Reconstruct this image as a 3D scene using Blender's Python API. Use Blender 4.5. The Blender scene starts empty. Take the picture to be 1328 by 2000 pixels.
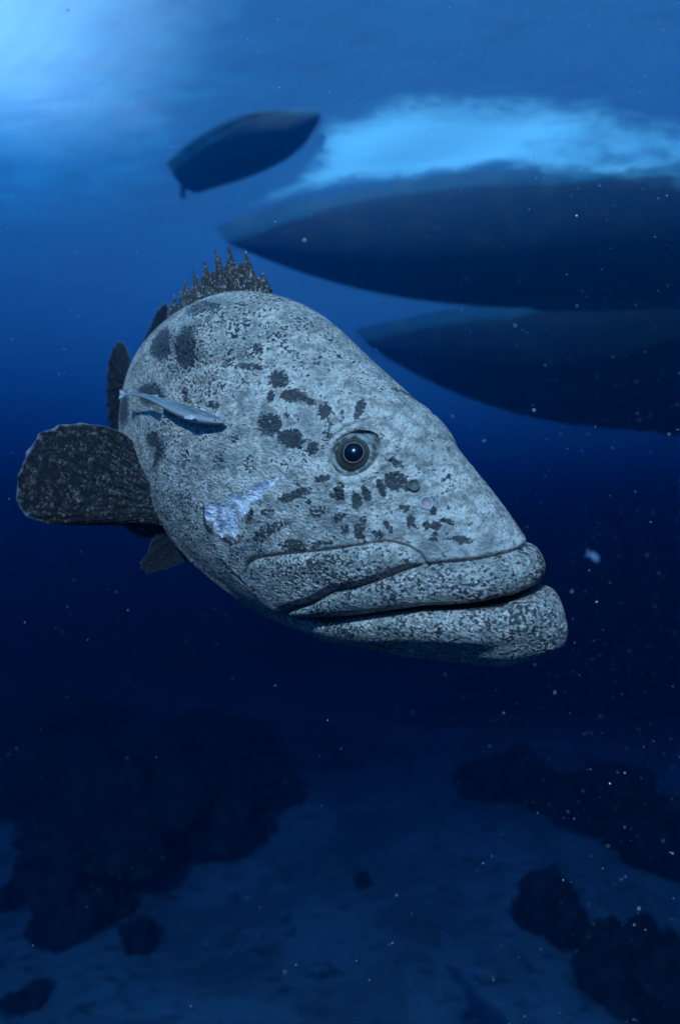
import bpy, math, random
import numpy as np
from mathutils import Vector, Matrix, noise as mnoise
random.seed(7); RNG = np.random.default_rng(7)
SC = bpy.context.scene
COL = SC.collection

# ------------------------------------------------------------------ camera, sky, sun, exposure
cam_d = bpy.data.cameras.new("camera"); cam = bpy.data.objects.new("camera", cam_d); COL.objects.link(cam)
cam_d.sensor_fit = 'VERTICAL'; cam_d.sensor_height = 24.0
cam_d.lens = 24.0 * 1303.0 / 2000.0
cam_d.clip_start = 0.02; cam_d.clip_end = 1000
cam.location = (0, 0, 0); cam.rotation_euler = (math.radians(96), 0, 0)
cam_d.dof.use_dof = True; cam_d.dof.focus_distance = 1.08; cam_d.dof.aperture_fstop = 1.5
SC.camera = cam

SUN = Vector((-0.20, -0.80, 0.56)).normalized()
sun_d = bpy.data.lights.new("sun", 'SUN'); sun = bpy.data.objects.new("sun", sun_d); COL.objects.link(sun)
sun_d.energy = 5.0; sun_d.angle = math.radians(0.5); sun_d.color = (1.0, 0.93, 0.86)
sun.rotation_euler = SUN.to_track_quat('Z', 'Y').to_euler()
world = bpy.data.worlds.new("World"); SC.world = world; world.use_nodes = True
wn = world.node_tree; wn.nodes.clear()
sky = wn.nodes.new('ShaderNodeTexSky'); sky.sky_type = 'NISHITA'; sky.sun_disc = False
sky.sun_elevation = math.asin(SUN.z); sky.sun_rotation = math.atan2(SUN.x, SUN.y)
bg = wn.nodes.new('ShaderNodeBackground'); bg.inputs[1].default_value = 0.05
wo = wn.nodes.new('ShaderNodeOutputWorld')
wn.links.new(sky.outputs[0], bg.inputs[0]); wn.links.new(bg.outputs[0], wo.inputs[0])
SC.view_settings.view_transform = 'Standard'; SC.view_settings.look = 'None'
SC.view_settings.gamma = 1.0; SC.view_settings.use_curve_mapping = False
SC.view_settings.exposure = 3.15
SC.render.engine = 'CYCLES'
cy = SC.cycles
cy.use_denoising = True; cy.max_bounces = 6; cy.diffuse_bounces = 2; cy.glossy_bounces = 2
cy.transmission_bounces = 4; cy.transparent_max_bounces = 12; cy.volume_bounces = 1
cy.caustics_reflective = False; cy.caustics_refractive = False
cy.sample_clamp_indirect = 3.0

SURF = 10.0      # water surface above the camera (m)
BED = -8.0       # sand below the camera

# ------------------------------------------------------------------ helpers
def tag(o, label=None, cat=None, group=None, kind=None):
    if label: o['label'] = label
    if cat: o['category'] = cat
    if group: o['group'] = group
    if kind: o['kind'] = kind
    return o

def empty(name, loc=(0, 0, 0)):
    o = bpy.data.objects.new(name, None); o.location = loc; COL.objects.link(o); return o

def mesh_obj(name, verts, faces, mat=None, parent=None, smooth=True):
    me = bpy.data.meshes.new(name)
    verts = np.asarray(verts, dtype=np.float32)
    if isinstance(faces, np.ndarray):
        nf, k = faces.shape
        me.vertices.add(len(verts)); me.vertices.foreach_set('co', verts.ravel())
        me.loops.add(nf * k); me.loops.foreach_set('vertex_index', faces.astype(np.int32).ravel())
        me.polygons.add(nf); me.polygons.foreach_set('loop_start', np.arange(0, nf * k, k, dtype=np.int32))
        me.update(calc_edges=True)
    else:
        me.from_pydata(verts.tolist(), [], faces)
    me.validate(verbose=False)
    if smooth: me.polygons.foreach_set('use_smooth', np.ones(len(me.polygons), dtype=bool))
    o = bpy.data.objects.new(name, me); COL.objects.link(o)
    if mat: me.materials.append(mat)
    if parent: o.parent = parent
    return o

def attr(o, name, vals, typ='FLOAT'):
    a = o.data.attributes.new(name, typ, 'POINT')
    a.data.foreach_set('value' if typ == 'FLOAT' else 'vector', np.asarray(vals, dtype=np.float32).ravel())

def grid_faces(ni, nj, wrap_j=False):
    i = np.arange(ni - 1)[:, None]; j = np.arange(nj if wrap_j else nj - 1)[None]
    j2 = (j + 1) % nj
    return np.stack([(i * nj + j), (i * nj + j2), ((i + 1) * nj + j2), ((i + 1) * nj + j)], -1).reshape(-1, 4)

def sstep(a, b, x):
    t = np.clip((x - a) / (b - a), 0, 1); return t * t * (3 - 2 * t)

class NT:
    """small node-tree builder"""
    def __init__(self, name):
        self.m = bpy.data.materials.new(name); self.m.use_nodes = True
        self.t = self.m.node_tree; self.t.nodes.clear()
        self.out = self.t.nodes.new('ShaderNodeOutputMaterial')
    def n(self, typ, ins=None, **kw):
        nd = self.t.nodes.new(typ)
        for k, v in kw.items(): setattr(nd, k, v)
        for k, v in (ins or {}).items():
            if isinstance(v, bpy.types.NodeSocket): self.t.links.new(v, nd.inputs[k])
            else: nd.inputs[k].default_value = v
        return nd
    def math(self, op, a, b=0.0, clamp=False):
        return self.n('ShaderNodeMath', {0: a, 1: b}, operation=op, use_clamp=clamp).outputs[0]
    def mix(self, f, a, b):
        nd = self.t.nodes.new('ShaderNodeMix'); nd.data_type = 'RGBA'
        for k, v in ((0, f), (6, a), (7, b)):
            if isinstance(v, bpy.types.NodeSocket): self.t.links.new(v, nd.inputs[k])
            else: nd.inputs[k].default_value = v if k == 0 else (*v, 1) if len(v) == 3 else v
        return nd.outputs[2]
    def ramp(self, f, lo, hi):
        return self.n('ShaderNodeMapRange', {0: f, 1: lo, 2: hi, 3: 0.0, 4: 1.0}, interpolation_type='SMOOTHSTEP').outputs[0]
    def noise(self, vec, scale, detail=3.0, rough=0.5, dist=0.0):
        return self.n('ShaderNodeTexNoise', {'Vector': vec, 'Scale': scale, 'Detail': detail, 'Roughness': rough, 'Distortion': dist}).outputs[0]
    def attr(self, name, vec=False):
        nd = self.n('ShaderNodeAttribute', attribute_name=name); return nd.outputs['Vector' if vec else 'Fac']
    def bsdf(self, color, rough=0.5, spec=0.3, normal=None, **kw):
        ins = {'Roughness': rough, 'Specular IOR Level': spec}
        ins['Base Color'] = color if isinstance(color, bpy.types.NodeSocket) else (*color, 1)
        if normal is not None: ins['Normal'] = normal
        ins.update(kw)
        b = self.n('ShaderNodeBsdfPrincipled', ins)
        return b.outputs[0]
    def bump(self, h, strength=0.5, dist=0.01):
        return self.n('ShaderNodeBump', {'Height': h, 'Strength': strength, 'Distance': dist}).outputs[0]
    def finish(self, surf):
        self.t.links.new(surf, self.out.inputs[0]); return self.m

def obj_coord(t):
    return t.n('ShaderNodeTexCoord').outputs['Object']

# ------------------------------------------------------------------ water: the haze volume, the surface, the seabed
def box_mesh(name, lo, hi, mat):
    x0, y0, z0 = lo; x1, y1, z1 = hi
    v = [(x0,y0,z0),(x1,y0,z0),(x1,y1,z0),(x0,y1,z0),(x0,y0,z1),(x1,y0,z1),(x1,y1,z1),(x0,y1,z1)]
    f = [(0,3,2,1),(4,5,6,7),(0,1,5,4),(1,2,6,5),(2,3,7,6),(3,0,4,7)]
    return mesh_obj(name, v, f, mat, smooth=False)
hm = bpy.data.materials.new("water_volume"); hm.use_nodes = True; hm.node_tree.nodes.clear()
_o = hm.node_tree.nodes.new('ShaderNodeOutputMaterial'); _v = hm.node_tree.nodes.new('ShaderNodeVolumePrincipled')
_v.inputs['Color'].default_value = (0.0, 0.084, 0.175, 1); _v.inputs['Density'].default_value = 0.118
_v.inputs['Anisotropy'].default_value = 0.8
_v.inputs['Absorption Color'].default_value = (0.0, 0.10, 0.34, 1)
hm.node_tree.links.new(_v.outputs[0], _o.inputs[1])
haze = box_mesh("haze", (-95, -60, BED - 5), (95, 120, SURF + 2.2), hm)
tag(haze, kind='stuff')

def vnoise(x, y, z=0.0, s=1.0):
    return np.array([mnoise.noise(Vector((a * s, b * s, z))) for a, b in zip(np.ravel(x), np.ravel(y))]).reshape(np.shape(x))

t = NT("water_surface")
oc = obj_coord(t)
nz = t.noise(oc, 0.55, 5, 0.6); nz2 = t.noise(oc, 3.5, 3, 0.6)
hgt = t.math('ADD', nz, t.math('MULTIPLY', nz2, 0.25))
bmp = t.bump(hgt, 0.7, 0.5)
tl = t.n('ShaderNodeBsdfTranslucent', {'Color': (0.0, 0.10, 0.15, 1), 'Normal': bmp}).outputs[0]
tr = t.n('ShaderNodeBsdfTransparent', {'Color': (1, 1, 1, 1)}).outputs[0]
rf = t.n('ShaderNodeBsdfRefraction', {'Color': (0.0, 0.18, 0.28, 1), 'Roughness': 0.75, 'IOR': 1.08, 'Normal': bmp}).outputs[0]
both = t.n('ShaderNodeMixShader', {0: 0.65, 1: tl, 2: rf}).outputs[0]
surf_mat = t.finish(t.n('ShaderNodeMixShader', {0: 0.60, 1: tr, 2: both}).outputs[0])
def axis(lo, hi, n, p=1.8):
    u = np.linspace(-1, 1, n); w = np.sign(u) * np.abs(u) ** p
    return np.where(w < 0, -w * lo, w * hi)
gx = axis(-94, 94, 200); gy = axis(-59, 119, 220)
X, Y = np.meshgrid(gx, gy, indexing='ij')
Z = 0.08 * np.sin(X * 0.9 + 0.5 * Y + 1.3 * np.sin(Y * .31)) + 0.07 * np.sin(Y * 1.3 - 0.35 * X + np.sin(X * .4)) + 0.04 * np.sin(2.3 * X + 1.9 * Y)
ws = mesh_obj("water_surface", np.stack([X, Y, Z], -1).reshape(-1, 3), grid_faces(200, 220), surf_mat)
ws.location = (0, 0, SURF); tag(ws, kind='structure')

t = NT("sand")
oc = obj_coord(t)
c = t.mix(t.ramp(t.noise(oc, 0.35, 6, 0.62, 0.6), 0.38, 0.62), (0.34, 0.33, 0.28), (0.20, 0.19, 0.16))
c = t.mix(t.ramp(t.noise(oc, 2.2, 5, 0.65), 0.50, 0.66), c, (0.11, 0.11, 0.09))
sand = t.finish(t.bsdf(c, 0.95, 0.1, t.bump(t.noise(oc, 3.0, 5, 0.6), 0.6, 0.2)))
gx = axis(-94, 94, 170, 1.5); gy = axis(-59, 119, 200, 1.5)
X, Y = np.meshgrid(gx, gy, indexing='ij')
Z = 0.45 * vnoise(X, Y, 2.0, 0.12) + 0.16 * vnoise(X, Y, 5.0, 0.55)
sb = mesh_obj("seabed", np.stack([X, Y, Z], -1).reshape(-1, 3), grid_faces(170, 200), sand)
sb.location = (0, 0, BED); tag(sb, kind='structure')

# ------------------------------------------------------------------ the boats on the surface, seen from below
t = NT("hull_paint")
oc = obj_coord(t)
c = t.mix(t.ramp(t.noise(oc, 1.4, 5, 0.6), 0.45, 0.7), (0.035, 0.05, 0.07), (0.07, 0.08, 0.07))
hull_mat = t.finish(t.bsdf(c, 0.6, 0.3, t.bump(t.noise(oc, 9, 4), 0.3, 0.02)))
t = NT("boat_deck"); deck_mat = t.finish(t.bsdf((0.55, 0.55, 0.52), 0.6, 0.3))
t = NT("motor_grey"); motor_mat = t.finish(t.bsdf((0.08, 0.08, 0.09), 0.4, 0.5))

def hull(name, L, B, draft, free, nst=40, nr=24, transom=0.72, blunt=2.6):
    """boat hull lofted from keel to gunwale; bow at +x, transom at -x, waterline at z 0"""
    vs = []
    for i in range(nst):
        u = i / (nst - 1); x = -L / 2 + L * u
        b = B / 2 * (transom + (1 - transom) * math.sin(min(u / 0.45, 1) * math.pi / 2)) if u < 0.45 else B / 2 * (1 - ((u - 0.45) / 0.55) ** blunt)
        b = max(b, 0.012); k = draft * (1 - 0.25 * (1 - u)) * (1 - max(0, (u - 0.7) / 0.3) ** 2.2 * 0.95)
        fr = free * (1 + 0.35 * u * u)
        for j in range(nr):
            w = -1 + 2 * j / (nr - 1); a = abs(w)
            z = -k * (1 - min(a / 0.72, 1) ** 2.1) if a < 0.72 else fr * (a - 0.72) / 0.28
            y = math.copysign(b * (min(a / 0.72, 1) ** 0.85), w) * (1 + 0.05 * max(0, a - .72) / .28)
            vs.append((x + (0.012 * L * (z + k) / (fr + k) if u > 0.9 else 0), y, z))
    f = [tuple(q) for q in grid_faces(nst, nr).tolist()]
    f.append(tuple(range(nr)))                                     # transom
    return vs, f

def deck_of(vs, nst, nr, dz=-0.05):
    d = []; 
    for i in range(nst):
        a = vs[i * nr]; b = vs[i * nr + nr - 1]
        d += [(a[0], a[1] * .97, a[2] + dz), (b[0], b[1] * .97, b[2] + dz)]
    return d, [(2*i, 2*i+1, 2*i+3, 2*i+2) for i in range(nst - 1)]

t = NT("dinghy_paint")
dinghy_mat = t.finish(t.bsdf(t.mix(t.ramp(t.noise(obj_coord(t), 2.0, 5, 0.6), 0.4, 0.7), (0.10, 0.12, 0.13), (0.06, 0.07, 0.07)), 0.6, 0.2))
def cyl(p0, p1, r0, r1, n=12):
    p0 = Vector(p0); p1 = Vector(p1); d = (p1 - p0).normalized()
    a = d.orthogonal().normalized(); b = d.cross(a)
    v = []
    for p, r in ((p0, r0), (p1, r1)):
        for k in range(n):
            th = 2 * math.pi * k / n; v.append(tuple(p + a * r * math.cos(th) + b * r * math.sin(th)))
    f = [(k, (k+1) % n, n + (k+1) % n, n + k) for k in range(n)] + [tuple(range(n))[::-1], tuple(range(n, 2*n))]
    return v, f

def boat(name, label, L, B, draft, free, loc, yaw, small, blunt=2.6):
    r = empty(name, loc); r.rotation_euler = (0, 0, yaw)
    tag(r, label, "boat")
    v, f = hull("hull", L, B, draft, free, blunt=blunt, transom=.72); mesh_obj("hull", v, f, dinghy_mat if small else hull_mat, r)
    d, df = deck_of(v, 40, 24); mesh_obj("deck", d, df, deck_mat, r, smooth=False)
    if small:
        v, f = cyl((-L/2 - 0.12, 0, 0.55), (-L/2 - 0.12, 0, -0.45), 0.09, 0.06); m = mesh_obj("outboard_motor", v, f, motor_mat, r)
        pv = []; pf = []
        for k in range(3):
            a = k * 2.094; n0 = len(pv)
            c_, s_ = math.cos(a), math.sin(a)
            for (rr, w, x) in ((0.03, -.02, -.01), (0.03, .02, .01), (0.13, .05, .02), (0.14, -.04, -.02)):
                pv.append((-L/2 - 0.2 + x, c_ * rr - s_ * w, -0.42 + s_ * rr + c_ * w))
            pf.append((n0, n0+1, n0+2, n0+3))
        mesh_obj("propeller", pv, pf, motor_mat, m, smooth=False)
    else:
        kx = [(-L*.40, -draft*.70), (-L*.36, -draft*.70-.45), (L*.20, -draft-.25), (L*.26, -draft*.9)]
        kv = [(x, y, z) for y in (-.12, .12) for x, z in kx] ; kv += [(kx[0][0], y, -.3) for y in (-.1, .1)] + [(kx[3][0], y, -.3) for y in (-.1, .1)]
        mesh_obj("keel", kv, [(0,1,2,3,10,8),(4,9,11,7,6,5),(0,4,5,1),(1,5,6,2),(2,6,7,3),(0,8,9,4),(3,7,11,10)], hull_mat, r, smooth=False)
        v, f = cyl((-L*.47, 0, 0.1), (-L*.47, 0, -draft*.95), 0.3, 0.05, 8)
        v = [(x * 1.0, y * .2, z) for x, y, z in v]; mesh_obj("rudder", v, f, hull_mat, r, smooth=False)
    return r
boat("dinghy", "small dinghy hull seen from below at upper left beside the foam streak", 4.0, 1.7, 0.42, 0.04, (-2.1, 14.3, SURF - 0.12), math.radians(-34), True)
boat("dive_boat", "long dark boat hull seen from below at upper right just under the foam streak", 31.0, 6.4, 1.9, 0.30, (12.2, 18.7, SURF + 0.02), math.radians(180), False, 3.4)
boat("dive_boat", "widest and dimmest boat hull, added to darken the water behind and below the long hull at the right edge", 46.0, 14.0, 3.2, 0.35, (23.8, 31.0, SURF + 0.02), math.radians(190), False, 3.4)  # second large hull, added to darken the water on the right

# ------------------------------------------------------------------ wake foam on the surface, and added sheets that imitate the sun glow
def foam_and_glow_material(name, amt, top, stretch, col, hi=0.95):
    t = NT(name)
    mp_ = t.n('ShaderNodeMapping', {'Vector': obj_coord(t), 'Scale': stretch, 'Rotation': (0, 0, 0.35)}).outputs[0]
    fn = t.noise(mp_, 1.0, 8, 0.66, 0.4)
    al = t.ramp(t.math('ADD', t.attr('edge'), t.math('MULTIPLY', t.math('SUBTRACT', fn, 0.5), amt)), 0.0, hi)
    tl = t.n('ShaderNodeBsdfTranslucent', {'Color': (*col, 1)}).outputs[0]
    tr = t.n('ShaderNodeBsdfTransparent').outputs[0]
    return t.finish(t.n('ShaderNodeMixShader', {0: t.math('MULTIPLY', al, top), 1: tr, 2: tl}).outputs[0])
wake_mat = foam_and_glow_material("wake_bubbles", 1.5, 0.80, (1.3, 2.9, 1.0), (0.34, 0.78, 0.90))
sun_glow_mat = foam_and_glow_material("sun_glow", 0.12, 1.0, (0.8, 0.8, 1.0), (0.98, 0.98, 0.98), 1.0)  # white, soft-edged colour imitating the glow of the sun
glow_veil_mat = foam_and_glow_material("glow_veil_blue", 0.95, 0.80, (0.9, 2.0, 1.0), (0.10, 0.70, 1.0), 1.3)  # blue tint that imitates brighter water around the glow
def foam(name, poly, label, soft, mat, step=0.12, fade=None, sag=0.0, yk=1.0, power=1.0):  # builds the wake foam and also the added glow sheets
    P = np.array(poly, float); lo = P.min(0) - .5; hi = P.max(0) + .5
    xs = np.arange(lo[0], hi[0], step); ys = np.arange(lo[1], hi[1], step)
    X, Y = np.meshgrid(xs, ys, indexing='ij')
    d = poly_sd(X, Y * yk, P * [1, yk])
    Z = -0.18 - 0.10 * np.clip(d / soft, 0, 1) + 0.05 * np.sin(X * 1.7 + 2 * np.sin(Y * .9))
    Z = Z - sag * np.clip(d / soft, 0, 1)
    o = mesh_obj(name, np.stack([X, Y, Z], -1).reshape(-1, 3), grid_faces(len(xs), len(ys)), mat)
    e = np.clip(d / soft, -0.5, 1); e = np.where(e > 0, np.abs(e) ** power, e)
    if fade: e = e * np.clip(1.15 - .75 * sstep(fade[0], fade[1], X), 0, 1)
    attr(o, 'edge', e.ravel())
    o.location = (0, 0, SURF - .1); tag(o, label, "foam", kind='stuff')
    return o

def seg_dist(px, pz, P, closed):
    d = np.full(np.shape(px), 1e9)
    n = len(P); rng = range(n) if closed else range(n - 1)
    for i in rng:
        a = P[i]; b = P[(i + 1) % n]; ab = b - a; L = (ab @ ab) + 1e-12
        tt = np.clip(((px - a[0]) * ab[0] + (pz - a[1]) * ab[1]) / L, 0, 1)
        d = np.minimum(d, np.hypot(px - a[0] - tt * ab[0], pz - a[1] - tt * ab[1]))
    return d
def poly_sd(px, pz, P):
    """signed distance to a polygon, positive inside"""
    P = np.asarray(P, float); d = seg_dist(px, pz, P, True)
    ins = np.zeros(np.shape(px), bool); n = len(P)
    for i in range(n):
        a = P[i]; b = P[(i + 1) % n]
        c = ((a[1] > pz) != (b[1] > pz)) & (px < (b[0] - a[0]) * (pz - a[1]) / (b[1] - a[1] + 1e-12) + a[0])
        ins ^= c
    return np.where(ins, d, -d)

foam("wake_foam", [(-.5, 12.9), (1.2, 12.4), (4, 12.3), (8, 12.9), (14, 14.2), (14, 16.2), (8.4, 15.7), (3.6, 14.9), (.2, 15.6), (-2.4, 16.4), (-.8, 14.5)],
     "pale cyan streak of wake foam between the two boat hulls", .8, wake_mat, fade=(1.5, 8.5))
foam("glow_veil", [(-9.5 + 9.4 * math.cos(a * .314), 9.0 + 9.4 * math.sin(a * .314)) for a in range(20)],
     "faint wide blue sheet added as glow under the surface at upper left", 8.5, glow_veil_mat, 0.2)  # added sheet: its fading alpha paints the light gradient at upper left
foam("sun_glow_sheet", [(-6.3 + 5.4 * math.cos(a * .314), 8.0 + 7.2 * math.sin(a * .314)) for a in range(20)],
     "soft white sheet standing in for the sun glow in the top left corner", 5.3, sun_glow_mat, 0.12, sag=2.6, yk=.66, power=1.25)  # added sheet in place of the sun glow, densest at its centre

# ------------------------------------------------------------------ reef patches on the sand
t = NT("reef_rock")
oc = obj_coord(t)
c = t.mix(t.ramp(t.noise(oc, 2.2, 6, 0.65), 0.40, 0.62), (0.022, 0.024, 0.02), (0.075, 0.07, 0.05))
reef_mat = t.finish(t.bsdf(c, 0.9, 0.15, t.bump(t.noise(oc, 5.0, 6, 0.7), 1.0, 0.25)))
def bed_point(px, py, z):
    vup = (1000 - py) / 1303.0; u = (px - 664) / 1303.0
    cs, sn = math.cos(math.radians(6)), math.sin(math.radians(6))
    dy = cs - vup * sn; dz = sn + vup * cs
    k = z / dz; return u * k, dy * k, k
def ico(sub):
    import bmesh
    bm = bmesh.new(); bmesh.ops.create_icosphere(bm, subdivisions=sub, radius=1.0)
    v = np.array([p.co[:] for p in bm.verts]); f = np.array([[q.index for q in p.verts] for p in bm.faces]); bm.free()
    return v, f
ICO5 = ico(5); ICO4 = ico(4)
def coral_head(x, y, rx, ry, h, seed, label):
    v, f = ICO5
    out = np.empty_like(v)
    for i, p in enumerate(v):
        q = Vector(p); o = Vector((seed * 7.3, seed * 3.1, 0))
        r = 1 + 0.55 * mnoise.noise(q * 1.3 + o) + 0.28 * mnoise.noise(q * 3.1 + o) + 0.14 * mnoise.noise(q * 7 + o) + 0.07 * mnoise.noise(q * 15 + o)
        out[i] = (p[0] * r * rx, p[1] * r * ry, p[2] * r * h)
    o = mesh_obj("coral_head", out, f, reef_mat); o.location = (x, y, BED + h * 0.15)
    tag(o, label, "coral head", "coral heads scattered over the sand")
REEF = [
    (250,1640,170,1.6,"broad dark coral mass at left, the largest on the sand"),
    (135,1790,75,1.1,"round dark coral head near the left edge below the broad mass"),
    (440,1640,75,1.0,"dark coral head right of the broad mass"),
    (500,1555,80,1.2,"dim coral head farther back behind the gap of pale sand"),
    (120,1560,110,1.6,"dark coral ridge at the far left edge"),
    (350,1500,160,1.6,"wide dim coral ridge far back at left"),
    (60,1440,150,1.8,"dim far coral ridge at the left edge, highest in the picture"),
    (275,1840,32,.35,"small coral lump below the broad mass"),
    (232,1778,26,.3,"small coral lump between the round head and the broad mass"),
    (12,1762,22,.3,"small coral lump cut by the left edge"),
    (50,1975,40,.3,"low coral patch in the bottom left corner"),
    (1075,1800,55,.8,"dark coral head at lower right standing apart on pale sand"),
    (1225,1920,80,.8,"broad coral patch at the bottom right"),
    (1320,1960,70,.8,"coral patch in the bottom right corner"),
    (1300,1690,90,1.6,"tall dark coral wall at the right edge"),
    (1180,1600,100,1.4,"dim coral ridge behind the coral wall at right"),
    (1000,1540,90,1.0,"faint far coral head right of centre"),
    (707,1722,14,.2,"tiny coral lump alone in the middle of the sand"),
]
for k, (px, py, rpx, h, lab) in enumerate(REEF):
    x, y, kk = bed_point(px, py, BED)
    r = rpx / 1303.0 * kk
    coral_head(x, y, r, r * 1.35, h, k + 1, lab)

# ------------------------------------------------------------------ the grouper
S_ = np.array([0,.04,.1,.2,.3,.42,.55,.7,.85,1.05,1.3,1.5,1.68])
TOP = np.array([-0.0424, 0.008, 0.0619, 0.1359, 0.2027, 0.2637, 0.3279, 0.3423, 0.308, 0.2368, 0.1623, 0.0827, 0.0603])
BOT = np.array([-0.1171, -0.1365, -0.1585, -0.1926, -0.2191, -0.2416, -0.2482, -0.2336, -0.2159, -0.191, -0.1232, -0.0665, -0.0602])
HWD = np.array([0.0407, 0.0657, 0.0941, 0.1291, 0.1573, 0.1797, 0.1893, 0.1754, 0.1394, 0.1202, 0.0736, 0.0367, 0.0153])
def herm(x, xs, ys):
    m = np.gradient(ys, xs)
    i = np.clip(np.searchsorted(xs, x) - 1, 0, len(xs) - 2); h = xs[i+1] - xs[i]; t = np.clip((x - xs[i]) / h, 0, 1)
    return (2*t**3-3*t**2+1)*ys[i]+(t**3-2*t**2+t)*h*m[i]+(-2*t**3+3*t**2)*ys[i+1]+(t**3-t**2)*h*m[i+1]
BEND = 0.45896
def bend(s, y, z):
    """rest coordinates (s = distance behind the snout, y = left, z = up) -> fish space with the tail swung away"""
    ss = np.linspace(0, 2.1, 600); t = np.clip((ss - .6) / .55, 0, 1); th = BEND * (t * t * (3 - 2 * t)); ds = ss[1] - ss[0]
    x = -np.concatenate([[0], np.cumsum(np.cos(th[:-1]) * ds)]); yy = np.concatenate([[0], np.cumsum(np.sin(th[:-1]) * ds)])
    s = np.asarray(s, float); sc = np.maximum(s, 0); r = -np.asarray(y, float)
    Xc = np.interp(sc, ss, x) - np.minimum(s, 0); Yc = np.interp(sc, ss, yy); T = np.interp(sc, ss, th)
    return np.stack([Xc - np.sin(T) * r, Yc - np.cos(T) * r, np.broadcast_to(z, Xc.shape)], -1)

fish = empty("grouper")
Rz = Matrix.Rotation(-0.65864, 3, 'Z'); Ry = Matrix.Rotation(0.34891, 3, 'Y'); Rx = Matrix.Rotation(0.2825, 3, 'X')
FR = Rz @ Ry @ Rx
fish.matrix_world = Matrix.Translation((0.31124, 0.92785, -0.01138)) @ FR.to_4x4()
tag(fish, "huge pale grey grouper with dark blotches and thick lips swimming to the right", "fish")

MOUTH = np.array([(-.1,.012),(0,-.004),(.028,-.009),(.058,-.025),(.103,-.041),(.155,-.057),(.183,-.070),(.232,-.094),(.297,-.126),(.351,-.149),(.40,-.166),(.47,-.185),(.6,-.2)])
LIPTOP = np.array([(.02,.03),(.045,.036),(.071,.037),(.11,.023),(.142,.014),(.179,.001),(.219,-.028),(.254,-.051),(.288,-.067),(.329,-.104),(.391,-.146),(.42,-.168)])
MAXTOP = np.array([(.164,.010),(.178,.022),(.194,.027),(.222,.027),(.256,.014),(.301,-.005),(.37,-.030),(.434,-.058),(.456,-.075),(.467,-.10),(.462,-.126),(.441,-.157),(.41,-.168),(.391,-.158)])
OPERC = np.array([(.51,.262),(.533,.238),(.592,.226),(.663,.198),(.70,.155),(.712,.101),(.722,.04),(.748,-.005),(.762,-.05),(.752,-.09),(.72,-.13),(.66,-.165),(.56,-.19),(.45,-.30),(-.3,-.3),(-.3,.5),(.51,.5)])
EYE = (.308, .137)
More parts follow.
